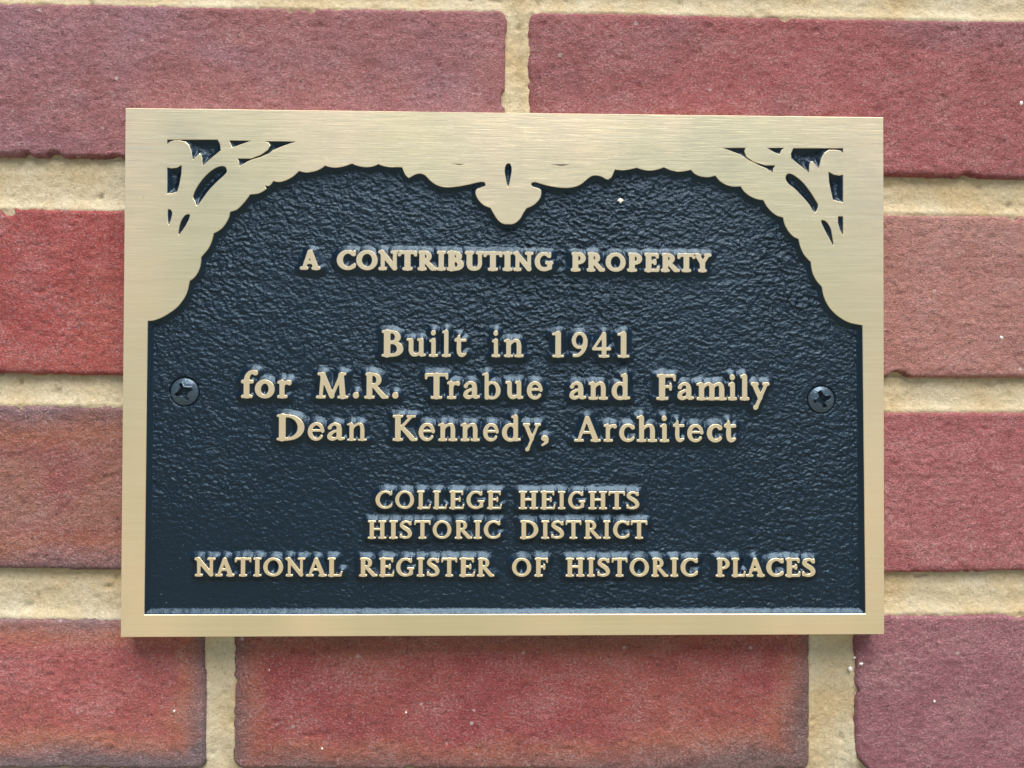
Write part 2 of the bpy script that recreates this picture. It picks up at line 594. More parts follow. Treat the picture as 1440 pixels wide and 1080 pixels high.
A_ = lambda c: px(c, 160, 290, 6.0)
B_ = lambda c: px(c, 160, 140, 4.8)
C_ = lambda c: px(c, 400, 190, 4.8)
D_ = lambda c: px(c, 560, 200, 4.8)
E_ = lambda c: px(c, 740, 190, 4.8)
F_ = lambda c: px(c, 960, 160, 4.8)
G_ = lambda c: px(c, 1020, 290, 6.0)
chains = [
    [(202.7, 864.4), (207.5, 451.5)],
    A_([(285, 968), (335, 963), (400, 940), (470, 900), (530, 855), (573, 805), (605, 755), (625, 700), (640, 630)]),
    A_([(640, 630), (668, 610), (700, 573), (725, 520), (735, 470), (737, 428)]),
    A_([(737, 428), (762, 400), (798, 355), (822, 305), (836, 260), (842, 228)]),
    A_([(842, 228), (870, 215), (912, 185), (948, 138), (972, 90), (980, 45)]),
    B_([(785, 758), (830, 742), (870, 705), (900, 668), (920, 640)]),
    B_([(920, 640), (970, 635), (1005, 620), (1030, 602)]),
    B_([(1030, 602), (1022, 582), (1045, 583), (1062, 570), (1075, 550)]),
    B_([(1075, 550), (1115, 556), (1160, 545), (1210, 518), (1250, 482)]),
    B_([(1250, 482), (1300, 492), (1360, 482), (1405, 462), (1425, 445)]),
    C_([(272, 205), (300, 214), (345, 219), (400, 211), (455, 192)]),
    C_([(455, 192), (490, 206), (545, 216), (595, 211), (635, 196)]),
    C_([(635, 196), (665, 208), (710, 216), (760, 216), (795, 217)]),
    C_([(795, 217), (803, 242), (816, 268), (838, 290)]),
    C_([(838, 290), (856, 280), (885, 265), (920, 260), (950, 272), (980, 303), (1020, 333), (1065, 349), (1115, 352),
        (1175, 346), (1235, 335), (1290, 322), (1325, 315)]),
    C_([(1325, 315), (1345, 317), (1356, 330), (1350, 345), (1320, 355)]),
    D_([(552, 309), (530, 318), (521, 338), (530, 370), (552, 402), (583, 428), (622, 443)]),
    D_([(622, 443), (642, 478), (665, 515), (690, 540), (718, 552), (745, 553), (772, 552), (800, 538), (826, 512), (845, 477), (867, 445)]),
    D_([(867, 445), (908, 427), (938, 402), (958, 375), (966, 345), (962, 322), (940, 309)]),
    D_([(940, 309), (910, 301), (898, 287), (905, 272), (925, 268)]),
    D_([(925, 268), (960, 279), (1020, 295), (1080, 305), (1145, 308), (1198, 299), (1240, 279), (1270, 254), (1300, 231),
        (1332, 224), (1370, 231), (1400, 247), (1418, 252)]),
    D_([(1418, 252), (1440, 235), (1452, 210), (1463, 184)]),
    E_([(600, 232), (650, 237), (700, 231), (745, 220)]),
    E_([(745, 220), (790, 234), (838, 239), (885, 232), (930, 217)]),
    E_([(930, 217), (970, 235), (1020, 246), (1070, 243), (1112, 234)]),
    E_([(1112, 234), (1140, 262), (1182, 279), (1232, 283), (1278, 273)]),
    F_([(222, 417), (248, 450), (290, 477), (340, 491), (392, 490)]),
    F_([(392, 490), (415, 523), (452, 553), (500, 575), (545, 583)]),
    F_([(545, 583), (567, 622), (600, 660), (638, 687), (678, 700)]),
    F_([(678, 700), (690, 748), (715, 793), (748, 828), (782, 845)]),
    F_([(782, 845), (795, 897), (818, 947), (845, 980), (866, 1000)]),
    G_([(722, 470), (727, 520), (742, 575), (772, 630), (815, 680)]),
    G_([(815, 680), (828, 748), (852, 810), (890, 868), (940, 918), (1000, 959), (1060, 985), (1158, 1005)]),
    [(1213, 457.5), (1217.3, 863.2)],
]
recess = []
for c in chains:
    s = crom(c)
    recess += s[:-1] if True else s
recess.append((1217.3, 863.2))

hole_defs = [
    (B_, [(360, 270), (410, 270), (460, 270), (700, 270), (716, 300), (721, 342), (660, 392), (600, 445), (597, 400), (590, 372),
          (577, 362), (558, 380), (532, 405), (524, 350), (508, 308), (482, 284), (440, 275), (400, 277), (376, 286), (360, 300)]),
    (B_, [(778, 275), (925, 277), (862, 301), (800, 323)]),
    (B_, [(1015, 281), (1225, 283), (1140, 314), (1072, 342), (1047, 363), (990, 388), (935, 404), (902, 418), (848, 448), (845, 420),
          (835, 398), (925, 398), (990, 374), (1038, 341), (1057, 311), (1045, 291)]),
    (B_, [(360, 458), (388, 464), (425, 460), (457, 442), (455, 500), (442, 570), (427, 621), (392, 632), (360, 635)]),
    (B_, [(735, 448), (757, 462), (761, 488), (742, 512), (692, 558), (642, 610), (602, 663), (563, 715), (548, 685), (535, 658),
          (551, 608), (588, 550), (636, 497), (688, 460)]),
    (B_, [(365, 744), (380, 742), (392, 760), (388, 795), (370, 845), (364, 800)]),
    (B_, [(508, 774), (512, 788), (492, 835), (462, 883), (437, 912), (440, 868), (451, 825), (473, 788), (492, 775)]),
    (F_, [(748, 232), (1083, 232), (1083, 265), (1066, 250), (1030, 243), (988, 244), (958, 264), (936, 302), (918, 370), (900, 345),
          (880, 322), (862, 325), (855, 350), (853, 398), (818, 368), (770, 330), (735, 300), (732, 268)]),
    (F_, [(570, 230), (685, 230), (668, 245), (655, 275), (612, 256)]),
    (F_, [(270, 230), (425, 229), (417, 255), (430, 290), (480, 325), (560, 348), (625, 348), (612, 372), (608, 398), (570, 370),
          (520, 350), (450, 315), (390, 275), (330, 252)]),
    (F_, [(985, 390), (1020, 410), (1055, 417), (1083, 412), (1083, 598), (1050, 590), (1016, 580), (1002, 520), (990, 460)]),
    (F_, [(720, 402), (758, 418), (810, 460), (858, 520), (898, 583), (915, 620), (893, 668), (860, 618), (818, 568), (760, 508),
          (715, 472), (697, 440), (700, 415)]),
    (F_, [(935, 722), (963, 722), (985, 747), (1001, 778), (1011, 830), (1018, 888), (990, 838), (958, 778)]),
    (F_, [(1050, 692), (1083, 692), (1083, 818), (1066, 788), (1050, 738)]),
    (D_, [(722, 168), (732, 147), (747, 142), (760, 153), (765, 185), (757, 240), (742, 302), (727, 245), (720, 205)]),
    (D_, [(1030, 150), (1152, 150), (1120, 158), (1085, 158)]),
    (D_, [(362, 145), (450, 146), (420, 151), (395, 151)]),
]
smooth_holes = {4, 5, 6, 11, 12, 14}
loops_px = [recess]
for k, (fn, pts) in enumerate(hole_defs):
    q = fn(pts)
    loops_px.append(crom(q, closed=True, n=3) if k in smooth_holes else q)
holes = []
for lp in loops_px:
    w = [at(*p) for p in lp]
    out_ = [w[0]]
    for p in w[1:]:
        if math.hypot(p[0] - out_[-1][0], p[1] - out_[-1][1]) > 2e-5:
            out_.append(p)
    if math.hypot(out_[0][0] - out_[-1][0], out_[0][1] - out_[-1][1]) < 2e-5:
        out_.pop()
    holes.append(np.array(out_))


def area(p):
    x, z = p[:, 0], p[:, 1]
    return 0.5 * float(np.sum(x * np.roll(z, -1) - np.roll(x, -1) * z))


holes = [h if area(h) > 0 else h[::-1] for h in holes]     # counter-clockwise


def offset_loop(p, dist):
    """move every point to the right of travel (outwards for a CCW loop)"""
    a = np.roll(p, 1, 0)
    b = np.roll(p, -1, 0)
    d1 = p - a
    d2 = b - p
    d1 /= np.linalg.norm(d1, axis=1)[:, None] + 1e-12
    d2 /= np.linalg.norm(d2, axis=1)[:, None] + 1e-12
    n1 = np.stack([d1[:, 1], -d1[:, 0]], 1)
    n2 = np.stack([d2[:, 1], -d2[:, 0]], 1)
    n = n1 + n2
    L = np.linalg.norm(n, axis=1)[:, None]
    n = n / np.maximum(L, 1e-6)
    k = 1 / np.clip((n * n1).sum(1), 0.6, 1)[:, None]
    return p + n * k * dist


def prism(name, outer, inner_loops, y_top, chamf, y_mid, y_bot, mat, parent, outer_bot=None):
    """flat-topped plate facing -y, outer CCW loop + CCW hole loops, small worn chamfer, walls"""
    loops = [(outer, -1)] + [(h, 1) for h in inner_loops]
    co, quads, tops, base = [], [], [], 0
    for p, sgn in loops:
        n = len(p)
        top = offset_loop(p, sgn * chamf)
        yb = y_bot if (sgn == 1 or outer_bot is None) else outer_bot
        for ring, y in ((top, y_top), (p, y_mid), (p, yb)):
            co.append(np.stack([ring[:, 0], np.full(n, y), ring[:, 1]], 1))
        i = np.arange(n)
        j = (i + 1) % n
        for k in (0, 1):
            a = base + k * n + i
            b = base + k * n + j
            c = base + (k + 1) * n + j
            d = base + (k + 1) * n + i
            q = np.stack([a, d, c, b], 1) if sgn == -1 else np.stack([a, b, c, d], 1)
            quads.append(q)
        tops.append((top, base))
        base += 3 * n
    co = np.concatenate(co)
    flat = []
    for tp, bs in tops:
        flat += list(range(bs, bs + len(tp)))
    tr_ = tessellate_polygon([[Vector((float(x), float(z), 0)) for x, z in tp] for tp, bs in tops])
    tris = []
    for t in tr_:
        a, b, c = (flat[v] for v in t)
        A, B, C2 = co[a], co[b], co[c]
        s = (B[0] - A[0]) * (C2[2] - A[2]) - (C2[0] - A[0]) * (B[2] - A[2])
        if abs(s) < 1e-14:
            continue
        tris.append((a, b, c) if s > 0 else (a, c, b))
    me = mesh_np(name, co, np.concatenate(quads), tris, smooth=False)
    return link(name, me, mat, parent)


outer = np.array([(X0, Z0), (X1, Z0), (X1, Z1), (X0, Z1)])
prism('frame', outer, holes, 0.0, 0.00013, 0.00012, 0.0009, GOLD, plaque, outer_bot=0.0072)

# ------------------------------------------------------------------ lettering: stroke-built roman capitals and lower case
Rs, Rt = 0.095, 0.052


def cap(x0, y0, x1, y1, r0, r1=None):
    return [(x0, y0, x1, y1, r0, r0 if r1 is None else r1)]


def poly(pts, rs):
    """smooth curve through points with a radius at each"""
    n = 5
    P = crom([(p[0], p[1], r) for p, r in zip(pts, rs)] if False else [list(p) + [r] for p, r in zip(pts, rs)], n=n)
    P = [tuple(q) for q in P]
    return [(a[0], a[1], b[0], b[1], a[2], b[2]) for a, b in zip(P[:-1], P[1:])]


def ell(cx, cy, rx, ry, a0, a1, thick=Rs, thin=Rt, tilt=0.0, n=22, e0=1.0, e1=1.0):
    out = []
    pr = None
    for k in range(n + 1):
        t = k / n
        a = math.radians(a0 + (a1 - a0) * t)
        r = thin + (thick - thin) * abs(math.cos(a - math.radians(tilt))) ** 1.5
        r *= 1 + (e0 - 1) * max(0, 1 - t * 6) + (e1 - 1) * max(0, 1 - (1 - t) * 6)
        p = (cx + rx * math.cos(a), cy + ry * math.sin(a), r)
        if pr:
            out.append((pr[0], pr[1], p[0], p[1], pr[2], p[2]))
        pr = p
    return out


def srf(x, y, w=0.14, w2=None, r=0.043):
    yy = y + r if y < 0.5 else y - r
    return cap(x - w, yy, x + (w if w2 is None else w2), yy, r)


G = {}
G['T'] = [cap(.4, .08, .4, .93, Rs), cap(.06, .948, .74, .948, .052), cap(.055, .93, .035, .80, .05, .03), cap(.745, .93, .765, .80, .05, .03), srf(.4, 0, .15)]
G['I'] = [cap(.2, .08, .2, .92, Rs), srf(.2, 0, .15), srf(.2, 1, .15)]
G['H'] = [cap(.2, .08, .2, .92, Rs * .95), cap(.68, .08, .68, .92, Rs * .95), cap(.2, .53, .68, .53, .048), srf(.2, 0), srf(.2, 1), srf(.68, 0), srf(.68, 1)]
G['N'] = [cap(.17, .05, .17, .9, .055), cap(.13, .95, .74, .08, .085, .085), cap(.75, .06, .75, .92, .05), srf(.17, 0, .12), srf(.1, 1, .07), srf(.75, 1, .13)]
G['A'] = [cap(.12, .07, .37, .92, .05, .055), cap(.40, .93, .68, .07, .075, .09), cap(.2, .36, .56, .36, .045), srf(.12, 0, .12), srf(.68, 0, .13)]
G['C'] = [ell(.45, .5, .36, .448, 48, 312, e0=.9, e1=.9), cap(.72, .80, .735, .96, .04, .03), cap(.70, .17, .745, .25, .05, .03)]
G['O'] = [ell(.46, .5, .375, .448, 0, 360, Rs * .95, Rt, n=36, tilt=-8)]
G['G'] = [ell(.45, .5, .36, .448, 48, 318, e0=.9), cap(.72, .80, .735, .96, .04, .03), cap(.73, .16, .73, .38, .08), cap(.58, .43, .84, .43, .042)]
G['R'] = [cap(.2, .08, .2, .92, Rs), cap(.1, .955, .34, .955, .043), ell(.33, .735, .21, .215, -90, 90, Rs * .9, .046), cap(.2, .52, .33, .52, .045),
          cap(.36, .5, .70, .09, .07, .09), srf(.2, 0), cap(.72, .045, .84, .045, .045)]
G['P'] = [cap(.2, .08, .2, .92, Rs), cap(.1, .955, .34, .955, .043), ell(.33, .705, .23, .245, -90, 90, Rs * .9, .046), cap(.2, .455, .33, .46, .045), srf(.2, 0, .14, .16)]
G['B'] = [cap(.2, .06, .2, .94, Rs), cap(.08, .955, .34, .955, .043), ell(.33, .75, .19, .2, -90, 90, Rs * .9, .046), cap(.2, .54, .34, .54, .045),
          ell(.34, .295, .25, .245, -90, 90, Rs, .048), cap(.08, .045, .34, .045, .045)]
G['D'] = [cap(.2, .06, .2, .94, Rs), cap(.08, .955, .34, .955, .043), ell(.33, .5, .42, .452, -90, 90, Rs, .048), cap(.08, .045, .33, .045, .045)]
G['E'] = [cap(.2, .06, .2, .94, Rs), cap(.08, .953, .60, .953, .045), cap(.60, .94, .62, .80, .045, .028), cap(.2, .53, .50, .53, .042), cap(.5, .63, .5, .43, .032),
          cap(.08, .047, .62, .047, .046), cap(.62, .06, .67, .22, .048, .028)]
G['F'] = [cap(.2, .08, .2, .94, Rs), cap(.08, .953, .60, .953, .045), cap(.60, .94, .62, .78, .045, .028), cap(.2, .52, .48, .52, .042), cap(.48, .63, .48, .41, .034), srf(.2, 0, .14, .16)]
G['L'] = [cap(.2, .06, .2, .92, Rs), srf(.2, 1), cap(.08, .047, .60, .047, .046), cap(.60, .06, .66, .24, .05, .028)]
G['S'] = [poly([(.50, .80), (.42, .91), (.28, .945), (.14, .87), (.12, .72), (.26, .58), (.42, .45), (.50, .28), (.44, .12), (.28, .055), (.14, .09), (.07, .2)],
               [.045, .05, .055, .07, .085, .095, .095, .085, .07, .055, .05, .045]), cap(.52, .80, .53, .94, .035, .028), cap(.065, .2, .055, .07, .035, .028)]
G['U'] = [poly([(.19, .93), (.19, .6), (.19, .32), (.25, .13), (.43, .06), (.61, .14), (.68, .34), (.68, .6), (.68, .93)],
               [Rs, Rs, Rs, .08, .058, .055, .055, .052, .052]), srf(.19, 1), srf(.68, 1, .12)]
G['Y'] = [cap(.12, .94, .38, .46, .085, .085), cap(.66, .94, .38, .46, .052), cap(.38, .46, .38, .08, Rs), srf(.38, 0, .15), srf(.12, 1, .12), srf(.66, 1, .12)]
G['M'] = [cap(.14, .06, .2, .92, .055), cap(.2, .94, .52, .08, .085, .08), cap(.52, .08, .84, .94, .05), cap(.84, .93, .9, .06, .085, .09),
          srf(.14, 0, .12), srf(.9, 0, .14), srf(.14, 1, .07, .05), srf(.9, 1, .05, .07)]
G['K'] = [cap(.2, .08, .2, .92, Rs), srf(.2, 0), srf(.2, 1), cap(.64, .92, .27, .46, .05), cap(.35, .52, .70, .09, .07, .09), srf(.66, 1, .12), cap(.72, .045, .84, .045, .045)]
XH = .70
G['u'] = [poly([(.17, .62), (.17, .4), (.175, .22), (.24, .095), (.36, .075), (.50, .15)], [.085, .085, .085, .075, .06, .045]), cap(.55, .64, .55, .1, .085),
          cap(.04, .655, .15, .655, .04), cap(.43, .655, .52, .655, .04), cap(.56, .07, .68, .06, .06, .04)]
G['i'] = [cap(.2, .08, .2, .62, .09), cap(.06, .61, .19, .66, .038, .05), srf(.2, 0, .15), cap(.19, .925, .191, .925, .1)]
G['l'] = [cap(.2, .08, .2, .95, .09), cap(.06, .95, .19, .99, .038, .05), srf(.2, 0, .15)]
G['t'] = [poly([(.2, .80), (.2, .5), (.2, .22), (.26, .09), (.36, .07), (.47, .12)], [.045, .085, .085, .08, .065, .035]), cap(.06, .64, .46, .64, .048), cap(.07, .65, .2, .8, .035)]
_n = lambda x: [cap(x, .08, x, .6, .085), srf(x, 0, .13)]
_arch = lambda x, w: [poly([(x, .46), (x + w * .32, .59), (x + w * .65, .645), (x + w * .92, .59), (x + w, .44), (x + w, .3), (x + w, .08)],
                           [.045, .05, .055, .075, .085, .085, .085]), srf(x + w, 0, .13)]
G['n'] = _n(.2) + [cap(.06, .62, .19, .66, .038, .05)] + _arch(.22, .37)
G['m'] = _n(.2) + [cap(.06, .62, .19, .66, .038, .05)] + _arch(.22, .35) + _arch(.57, .35)
G['h'] = [cap(.2, .08, .2, .95, .085), srf(.2, 0, .13), cap(.06, .95, .19, .99, .038, .05)] + _arch(.22, .37)
G['f'] = [poly([(.22, .08), (.22, .5), (.23, .78), (.30, .95), (.43, 1.03), (.55, 1.0)], [.09, .09, .085, .065, .055, .085]), cap(.07, .64, .42, .64, .05), srf(.22, 0, .15, .17)]
G['o'] = [ell(.34, .345, .25, .30, 0, 360, .09, .055, n=30, tilt=-10)]
G['r'] = [cap(.2, .08, .2, .6, .085), srf(.2, 0, .14, .17), cap(.06, .62, .19, .66, .038, .05), poly([(.22, .46), (.30, .58), (.42, .625), (.50, .60)], [.045, .055, .06, .08])]
G['a'] = [poly([(.13, .50), (.18, .59), (.30, .645), (.42, .58), (.45, .43), (.45, .2), (.48, .08), (.60, .075)], [.068, .05, .052, .07, .085, .085, .07, .04]),
          poly([(.44, .40), (.28, .35), (.15, .25), (.13, .13), (.22, .06), (.34, .09), (.44, .19)], [.04, .045, .065, .078, .065, .045, .04])]
G['b'] = [cap(.2, .06, .2, .95, .08), cap(.06, .95, .19, .99, .038, .05), ell(.39, .34, .235, .30, -130, 130, .09, .052, n=26), ell(.39, .34, .235, .30, 130, 230, .02, .045, n=8)]
G['d'] = [cap(.55, .10, .55, .95, .085), cap(.42, .95, .54, .99, .038, .05), ell(.36, .34, .235, .30, 50, 310, .09, .052, n=26), cap(.57, .06, .70, .06, .055, .04), cap(.5, .13, .56, .08, .05, .06),
          cap(.5, .57, .56, .6, .045)]
G['e'] = [ell(.35, .345, .25, .30, 0, 322, .088, .052, n=28, e0=.55, e1=.7), cap(.14, .385, .62, .385, .04)]
G['c'] = [ell(.36, .345, .26, .30, 50, 318, .09, .054, n=26, e1=.7), cap(.54, .56, .541, .56, .075)]
G['y'] = [cap(.13, .63, .37, .1, .082), cap(.62, .63, .22, -.27, .05, .055), cap(.2, -.31, .17, -.32, .07), srf(.13, .701, .11), srf(.62, .701, .1)]
for k_ in ('y',):
    G[k_][3] = cap(.03, .655, .26, .655, .042)
    G[k_][4] = cap(.52, .655, .72, .655, .042)
G[','] = [cap(.13, .07, .131, .07, .105), poly([(.19, .05), (.18, -.08), (.06, -.2)], [.06, .05, .03])]
G['.'] = [cap(.12, .12, .121, .12, .12)]
G['1'] = [cap(.22, .08, .22, .93, .09), cap(.06, .90, .22, .95, .042, .05), srf(.22, 0, .15)]
G['9'] = [ell(.33, .66, .22, .275, 0, 360, .075, .052, n=26), poly([(.55, .66), (.54, .45), (.45, .24), (.30, .09), (.12, .06)], [.075, .078, .07, .06, .05])]
G['4'] = [cap(.44, .93, .09, .36, .05, .045), cap(.08, .33, .66, .33, .052), cap(.46, .08, .46, .92, .085, .075), srf(.46, 0, .15)]


def glyph_sd(ch, X, Y, w):
    tot = None
    for strokes in G[ch]:
        d = None
        for (ax, ay, bx, by, ra, rb) in strokes:
            ex, ey = bx - ax, by - ay
            L2 = ex * ex + ey * ey + 1e-12
            h = np.clip(((X - ax) * ex + (Y - ay) * ey) / L2, 0, 1)
            dd = np.hypot(X - ax - ex * h, Y - ay - ey * h) - (ra + (rb - ra) * h)
            d = dd if d is None else np.minimum(d, dd)
        if tot is None:
            tot = d
        else:
            k = 0.035
            h = np.clip(0.5 + 0.5 * (d - tot) / k, 0, 1)
            tot = d * (1 - h) + tot * h - k * h * (1 - h)
    return tot - w


def contours(F, xs, ys):
    """closed loops of F = 0 by marching squares (numpy grid, linear crossing)"""
    H, W = F.shape
    ins = F < 0
    segs = {}

    def pt(key):
        k, j, i = key
        if k == 0:
            t = F[j, i] / (F[j, i] - F[j, i + 1])
            return (xs[i] + t * (xs[i + 1] - xs[i]), ys[j])
        t = F[j, i] / (F[j, i] - F[j + 1, i])
        return (xs[i], ys[j] + t * (ys[j + 1] - ys[j]))
    code = ins[:-1, :-1] * 1 + ins[:-1, 1:] * 2 + ins[1:, 1:] * 4 + ins[1:, :-1] * 8
    tab = {1: [(3, 0)], 2: [(0, 1)], 3: [(3, 1)], 4: [(1, 2)], 5: [(3, 0), (1, 2)], 6: [(0, 2)], 7: [(3, 2)], 8: [(2, 3)], 9: [(2, 0)],
           10: [(0, 1), (2, 3)], 11: [(2, 1)], 12: [(1, 3)], 13: [(1, 0)], 14: [(0, 3)]}
    for j, i in zip(*np.nonzero((code > 0) & (code < 15))):
        j, i = int(j), int(i)
        e = [(0, j, i), (1, j, i + 1), (0, j + 1, i), (1, j, i)]
        for a, b in tab[int(code[j, i])]:
            segs[e[a]] = e[b]
    loops = []
    while segs:
        st, cur = next(iter(segs.items()))
        lp = [st]
        del segs[st]
        while cur != st and cur in segs:
            lp.append(cur)
            cur = segs.pop(cur)
        loops.append(np.array([pt(k) for k in lp]))
    return loops


LINES = [
    # text runs, left/right edge of every character (photo px), baseline and cap top at two abscissae, weight
    (0.045, (435, 379.3, 351.0), (970, 382.6, 356.6),
     'ACONTRIBUTINGPROPERTY',
     [(421.3, 450.7), (473.3, 500.6), (500.8, 531), (531.4, 561.5), (559, 586.8), (587, 614.5), (614, 626.9), (628, 652.4), (653.3, 681), (679.5, 706.7),
      (706.5, 720.8), (721.1, 750.3), (751.7, 778.3), (802.4, 823.8), (825.1, 851), (851.5, 880), (882, 903.2), (906, 928), (929.3, 956.4), (952.4, 978.2), (975.6, 1000.8)]),
    (0.004, (550, 501.5, 464.8), (880, 502.9, 467.0), 'Builtin1941',
     [(536.3, 567.2), (571.4, 598.8), (602.9, 616.1), (621, 633.9), (638.6, 656.1), (691.1, 703.6), (708.3, 736.4), (776.1, 793.3), (803.9, 826.4), (832.6, 859.4), (868.1, 885.4)]),
    (0.010, (350, 559.8, 523.4), (1000, 562.8, 527.2), 'forM.R.TrabueandFamily',
     [(338.3, 362.6), (358, 386), (389.4, 409.9), (443.9, 489.7), (496, 504.7), (511.9, 546.4), (551.3, 560.3), (597, 630.4), (628.3, 647), (651.3, 674.9), (677.6, 704),
      (710.3, 736), (740.8, 763.2), (800.6, 824.6), (827.4, 855.1), (860, 886.4), (922.9, 950.7), (952.5, 976.4), (979.2, 1022.2), (1023.6, 1036.8), (1040.3, 1054.2), (1055.6, 1082.6)]),
    (0.004, (400, 619.4, 583.0), (1030, 622.0, 586.2), 'DeanKennedy,Architect',
     [(388.6, 427.9), (432.5, 456.1), (459.9, 484.9), (487.6, 515.7), (551.8, 587.1), (588.6, 611.6), (615.8, 643.3), (647.2, 674.7), (679.2, 701.4), (705.7, 732.4),
      (735, 760.7), (761, 771.7), (807.2, 845.1), (848.7, 867.6), (870.7, 892.9), (895.1, 924.5), (927.6, 941.3), (946.2, 962.8), (966.4, 989.5), (994, 1016), (1017.9, 1035.6)]),
    (0.008, (550, 715.7, 690.2), (880, 716.4, 691.2), 'COLLEGEHEIGHTS',
     [(527.8, 551.7), (555.6, 582.2), (586.1, 605.8), (608.3, 628.8), (631.5, 652.8), (655.8, 681.5), (684.7, 705.6),
      (729.1, 756.6), (759.7, 781), (784.4, 795.3), (798.9, 823.4), (827.2, 853.9), (855.5, 879.3), (880.8, 899.2)]),
    (0.008, (530, 757.8, 732.2), (900, 757.9, 732.4), 'HISTORICDISTRICT',
     [(516.9, 543.3), (546.8, 559.3), (561.7, 579.4), (582.2, 605.6), (608.3, 634.7), (639.2, 664.2), (665.8, 677.4), (680.1, 703.8),
      (731.1, 757.1), (760.9, 772.6), (774.9, 793.3), (795.1, 817.7), (821.2, 845.7), (848, 858.5), (862, 885.4), (886.9, 910.6)]),
    (0.014, (300, 810.8, 784.4), (1100, 811.4, 785.0), 'NATIONALREGISTEROFHISTORICPLACES',
     [(273, 303), (302, 329.7), (329.7, 353.3), (355.7, 367.5), (369.9, 398), (400.8, 429.2), (429.8, 459.5), (460.2, 481.4),
      (504.7, 530.7), (532.8, 554.4), (556.8, 582.6), (585.8, 597), (599.9, 618.1), (620.2, 643), (645.7, 668.1), (670.5, 695.2),
      (719.9, 747.1), (751.3, 770.8), (795.3, 822.3), (825.4, 836.8), (839.9, 857.9), (860, 882.7), (885.4, 912.8), (916, 940.2), (942.6, 954.1), (957, 981.7),
      (1006.5, 1026.4), (1028.5, 1048.8), (1048.8, 1075.9), (1077.5, 1102.6), (1104.4, 1126.2), (1127.8, 1147)]),
]
HEAVY = {(2, 0), (2, 1), (2, 2), (2, 19), (2, 20), (2, 21), (3, 19), (3, 20), (6, 28), (6, 29), (6, 30), (6, 31), (6, 0), (6, 1)}
THIN = {(2, 10), (3, 3)}

STEP = 0.0005 / 2
nx = int(PW / STEP) - 6
nz = int(PH / STEP) - 6
gx = np.linspace(X0 + 0.0008, X1 - 0.0008, nx)
gz = np.linspace(Z0 + 0.0008, Z1 - 0.0008, nz)
GX, GZ = np.meshgrid(gx, gz)
D = np.full(GX.shape, 0.02)

# distance to the frame's inner outline, negative under the brass
seg_list = []
for h in holes:
    for a, b in zip(h, np.roll(h, -1, 0)):
        seg_list.append((a, b))
RNG = 0.0045
for a, b in seg_list:
    i0, i1 = np.searchsorted(gx, (min(a[0], b[0]) - RNG, max(a[0], b[0]) + RNG))
    j0, j1 = np.searchsorted(gz, (min(a[1], b[1]) - RNG, max(a[1], b[1]) + RNG))
    if i1 <= i0 or j1 <= j0:
        continue
    s = (slice(j0, j1), slice(i0, i1))
    e = b - a
    L2 = float(e @ e) + 1e-18
    hh = np.clip(((GX[s] - a[0]) * e[0] + (GZ[s] - a[1]) * e[1]) / L2, 0, 1)
    dd = np.hypot(GX[s] - a[0] - e[0] * hh, GZ[s] - a[1] - e[1] * hh)
    D[s] = np.minimum(D[s], dd)
inside = np.zeros(GX.shape, bool)
for h in holes:
    x, z = h[:, 0], h[:, 1]
    x2, z2 = np.roll(x, -1), np.roll(z, -1)
    for j in range(nz):
        zz = gz[j]
        c = (z > zz) != (z2 > zz)
        if not c.any():
            continue
        xc = np.sort(x[c] + (zz - z[c]) / (z2[c] - z[c]) * (x2[c] - x[c]))
        inside[j] ^= (np.searchsorted(xc, gx) % 2).astype(bool)
DF = np.where(inside, D, -D)

